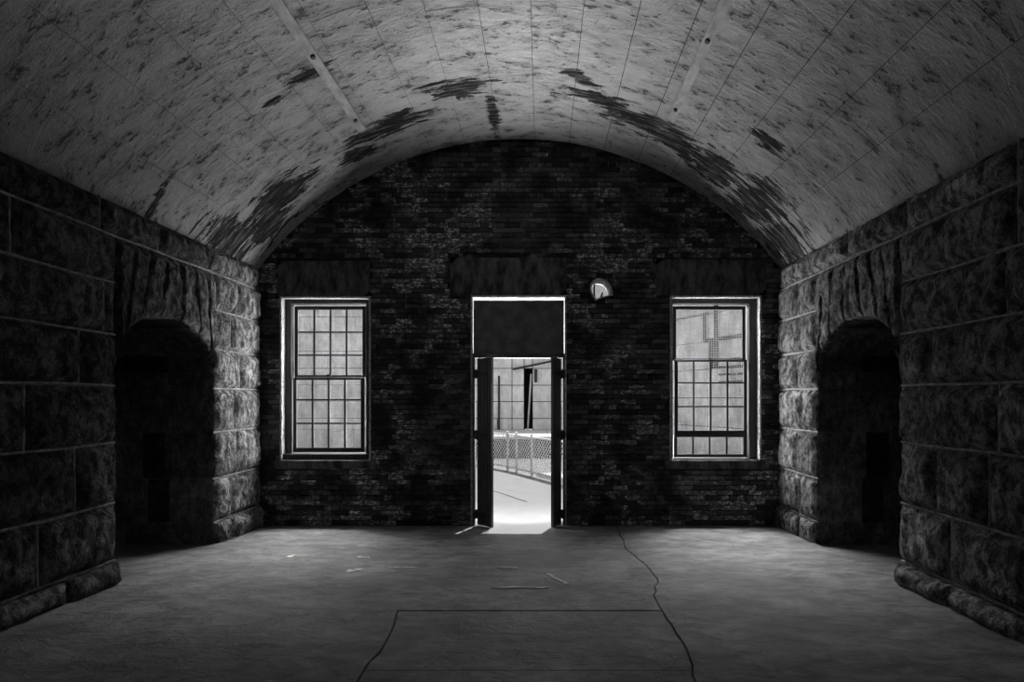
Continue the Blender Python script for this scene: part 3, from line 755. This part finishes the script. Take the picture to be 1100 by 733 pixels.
boxobj('slit_back', SL[0] - .05, SL[1] + .05, YW + .85, YW + .95, .6, SL[3] + .1, 'black', cw)  # black back and lining give the slit its inner shade by colour
for a in ((SL[0] - .001, SL[0] + .01), (SL[1] - .01, SL[1] + .001)): boxobj('slit_lining', a[0], a[1], YW + .02, YW + .9, .62, SL[3], 'black', cw)
hs = [0, .61, .998, 1.576, 2.135, 2.71, 3.30, 3.88, 4.46, 5.04, 5.62, 6.4, 7.2, 8.0]
rr = random.Random(21)
for c, (z0, z1) in enumerate(zip(hs, hs[1:])):
    xs = [-14]
    while xs[-1] < 11: xs.append(xs[-1] + rr.uniform(1.2, 1.9))
    xs[-1] = 12
    if z0 < SL[3]:
        xs = [v for v in xs if abs(v - SL[0]) > .5 and abs(v - SL[1]) > .5 and abs(v - wx(550, YW)) > .3] + [SL[0], SL[1], wx(550, YW)]
        xs = sorted(xs)
    for x0, x1 in zip(xs, xs[1:]):
        if abs(x0 - SL[0]) < 1e-6 and z0 < SL[3] - .05: continue
        boxobj('concrete_panel', x0 + .012, x1 - .012, YW - .02 * (x1 < wx(551, YW)), YW + .1, z0 + .012, z1 - .012, 'ext', cw, .006)
# things on that wall
def pipe(name, a, b, r, m, label):
    bm = bmesh.new(); bar(bm, a, b, r, 8); o = obj(name, bm, m); tag(o, label, 'pipe'); return o
yy = YW - .06
pipe('drain_pipe', (wx(536, yy), yy, .62), (wx(536, yy), yy, wz(404, yy)), .035, 'iron', 'thin black upright pipe on the courtyard building left of the slit')
pipe('conduit', (wx(551, yy), yy, wz(397, yy)), (wx(594, yy), yy, wz(388, yy)), .035, 'iron', 'dark sloping conduit above the slit on the courtyard building')
pipe('short_pipe', (wx(575.5, yy), yy, wz(411, yy)), (wx(575.5, yy), yy, wz(397, yy)), .05, 'iron', 'short dark upright pipe right of the slit on the courtyard building')
bd = boxobj('leaning_board', -.03, .03, -.015, .015, 0, 1.9, 'board'); bd.location = (wx(567, YW), YW - .05, .62); bd.rotation_euler = (0, .06, 0)
tag(bd, 'narrow pale board leaning in the dark slit', 'board')
# wing of the building seen through the right window
A, B = Vector((3.3, 18.6, 0)), Vector((7.6, 9.45, 0)); u = (B - A).normalized(); nn = Vector((-u.y, u.x, 0)) * -1
if nn.x > 0: nn = -nn
wing = empty('wing_building', A); tag(wing, 'angled pale concrete wing beyond the right window', 'building')
def wpt(s, t, z): p = A + u * s + nn * t; return (p.x, p.y, z)
def wslab(nm, s0, s1, t0, t1, z0, z1, mat):
    vs = [wpt(s, t, z) for z in (z0, z1) for s, t in ((s0, t0), (s1, t0), (s1, t1), (s0, t1))]
    return under(pyobj(nm, vs, [(0, 1, 2, 3), (4, 5, 6, 7), (0, 1, 5, 4), (1, 2, 6, 5), (2, 3, 7, 6), (3, 0, 4, 7)], mat), wing)
def wing_s(px):                                     # distance along the wing under a sight line
    k = (px - PX) / FPX; return (k * A.y - A.x) / (u.x - k * u.y)
L = (B - A).length
dr0, dr1 = wing_s(760.5), wing_s(772)
dz_ = 3.28; dzb = 2.5
wslab('wall_core', 0, dr0, -.5, -.04, 0, 7.5, 'ext_dark'); wslab('wall_core', dr1, L, -.5, -.04, 0, 7.5, 'ext_dark'); wslab('wall_core', dr0, dr1, -.5, -.04, dz_, 7.5, 'ext_dark')
wslab('wall_core', dr0, dr1, -.5, -.04, 0, dzb, 'ext_dark'); wslab('opening_back', dr0, dr1, -.5, -.35, dzb, dz_, 'iron')  # near-black back puts the shade of the opening into its colour
wz_ = [0, .9, 1.7, 2.5, 3.28, 4.04, 4.8, 5.6, 6.5, 7.5]
for c, (z0, z1) in enumerate(zip(wz_, wz_[1:])):
    ss = [0, wing_s(744) + (.4 if c % 2 else 0), dr0, dr1, dr1 + 1.2 + .3 * (c % 2), dr1 + 2.6, dr1 + 4.0, L]
    ss = [v for v in ss if v <= L]
    for a, b in zip(ss, ss[1:]):
        if abs(a - dr0) < 1e-6 and dzb - .01 < z0 and z1 <= dz_ + .01: continue
        wslab('concrete_panel', a + .012, b - .012, -.06, 0, z0 + .012, z1 - .012, 'ext')
wslab('lintel_bar', dr0 - .1, dr1 + 2.4, 0, .06, dz_ - .03, dz_ + .07, 'iron')
wslab('string_bar', 0, dr0, 0, .04, 4.02, 4.07, 'iron')
for s_, z0, z1 in ((wing_s(771), dz_, 6.5), (wing_s(758.5), dz_, 4.04)):
    bm = bmesh.new(); bar(bm, wpt(s_, .06, z0), wpt(s_, .06, z1), .06 if z1 > 5 else .04, 8); under(obj('down_pipe', bm, 'iron'), wing)
for z in (2.1, 2.3, 2.5, 2.7): wslab('louvre', dr1 + .1, dr1 + 1.3, 0, .09, z, z + .05, 'ext_dark')

# chain-link fence
FP = [(-3.2, 17.0 - 1.3), (-2.0, 14.9), (-1.215, 13.8), (-.80, 13.25), (-.578, 12.9), (-.22, 12.25), (.236, 11.4), (.75, 10.45), (1.25, 9.5)]
fence = empty('chain_link_fence', (FP[0][0], FP[0][1], 0)); tag(fence, 'low galvanised chain-link fence running across the courtyard', 'fence')
FH = .84
for i, (x, y) in enumerate(FP):
    bm = bmesh.new(); bar(bm, (x, y, -.012), (x, y, FH + .05), .028, 8); po = under(obj('post', bm, 'post'), fence)
    bm = bmesh.new(); bmesh.ops.create_uvsphere(bm, u_segments=8, v_segments=5, radius=.036, matrix=Matrix.Translation((x, y, FH + .05)))
    ca = obj('post_cap', bm, 'post'); ca.parent = po
for (xa, ya), (xb, yb) in zip(FP, FP[1:]):
    for z in (FH, .10):
        bm = bmesh.new(); bar(bm, (xa, ya, z), (xb, yb, z), .02, 6); under(obj('rail', bm, 'post'), fence)
    bm = bmesh.new(); Ls = math.dist((xa, ya), (xb, yb)); p = .105; hgt = FH - .06
    def pt(s, z): return (xa + (xb - xa) * s / Ls, ya + (yb - ya) * s / Ls, z)
    s = -hgt
    while s < Ls:
        for sg in (1, -1):
            s0, s1 = max(0, s), min(Ls, s + hgt)
            if s1 - s0 > .02:
                z0, z1 = s0 - s, s1 - s
                if sg < 0: z0, z1 = hgt - z0, hgt - z1
                bar(bm, pt(s0, .05 + z0), pt(s1, .05 + z1), .0085, 3)
        s += p
    o = under(obj('wire_mesh', bm, 'wire'), fence); o['kind'] = 'stuff'
# kerb just behind the near part of the fence
kp = [(-.22, 12.25), (.236, 11.4), (.75, 10.45), (1.25, 9.5)]
vs, fs = [], []
for x, y in kp: vs += [(x + .10, y + .05, -.02), (x + .10, y + .05, .05), (x + .7, y + .35, .05), (x + .7, y + .35, -.02)]
for i in range(3):
    for j in range(4): fs.append((i * 4 + j, i * 4 + (j + 1) % 4, i * 4 + 4 + (j + 1) % 4, i * 4 + 4 + j))
fs += [(0, 1, 2, 3), (15, 14, 13, 12)]
kerb = pyobj('kerb', vs, fs, 'ext'); tag(kerb, 'low pale kerb behind the near end of the fence', 'kerb')
a = px2floor(528, 526)
def gp(px, py): dz = (PY - py) / FPX; t = EYE / -dz; return ((px - PX) / FPX * t, t)
ck = [gp(528, 526.5), gp(537, 529), gp(546, 532), gp(556, 535.5), gp(566, 538.5)]
vs, fs = [], []
for x, y in ck: vs += [(x, y - .035, -.011), (x, y + .035, -.011), (x, y, -.004)]
for i in range(len(ck) - 1):
    for j in range(3): fs.append((i * 3 + j, i * 3 + (j + 1) % 3, i * 3 + 3 + (j + 1) % 3, i * 3 + 3 + j))
rod = pyobj('fallen_rod', vs, fs, 'iron'); tag(rod, 'thin dark rod lying on the bright courtyard ground', 'rod')

# ------------------------------------------------------------------ plaster chips on the floor; white slivers by the doorway imitate glints
CH_ = [((527, 632), (590, 632), .018, 'longest thin white sliver standing for a glint on the floor in front of the doorway'),
       ((588, 617), (597, 623), .020, 'short white sliver standing for a glint on the floor, left half of an angled pair'),
       ((597, 623), (611, 628), .018, 'short white sliver standing for a glint on the floor, right half of an angled pair'),
       ((533, 611), (556, 611), .016, 'thin short white sliver standing for a glint between the doorway and the longest sliver'),
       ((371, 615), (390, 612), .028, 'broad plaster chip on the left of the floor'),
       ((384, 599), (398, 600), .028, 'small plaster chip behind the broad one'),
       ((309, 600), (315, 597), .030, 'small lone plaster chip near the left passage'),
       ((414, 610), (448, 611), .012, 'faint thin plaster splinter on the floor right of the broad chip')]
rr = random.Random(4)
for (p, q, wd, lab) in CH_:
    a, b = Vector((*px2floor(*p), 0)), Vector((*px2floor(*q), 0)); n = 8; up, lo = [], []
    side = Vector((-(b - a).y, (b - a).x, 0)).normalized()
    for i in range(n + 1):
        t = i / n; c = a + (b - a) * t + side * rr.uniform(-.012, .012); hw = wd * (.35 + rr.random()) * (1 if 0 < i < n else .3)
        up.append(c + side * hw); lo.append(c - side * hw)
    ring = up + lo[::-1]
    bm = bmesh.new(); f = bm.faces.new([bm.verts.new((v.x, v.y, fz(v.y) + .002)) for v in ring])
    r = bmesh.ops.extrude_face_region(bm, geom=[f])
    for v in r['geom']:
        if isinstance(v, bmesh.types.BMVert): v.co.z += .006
    o = obj('chip_and_glint', bm, 'chip'); tag(o, lab, 'chip', 'plaster chips on the floor')
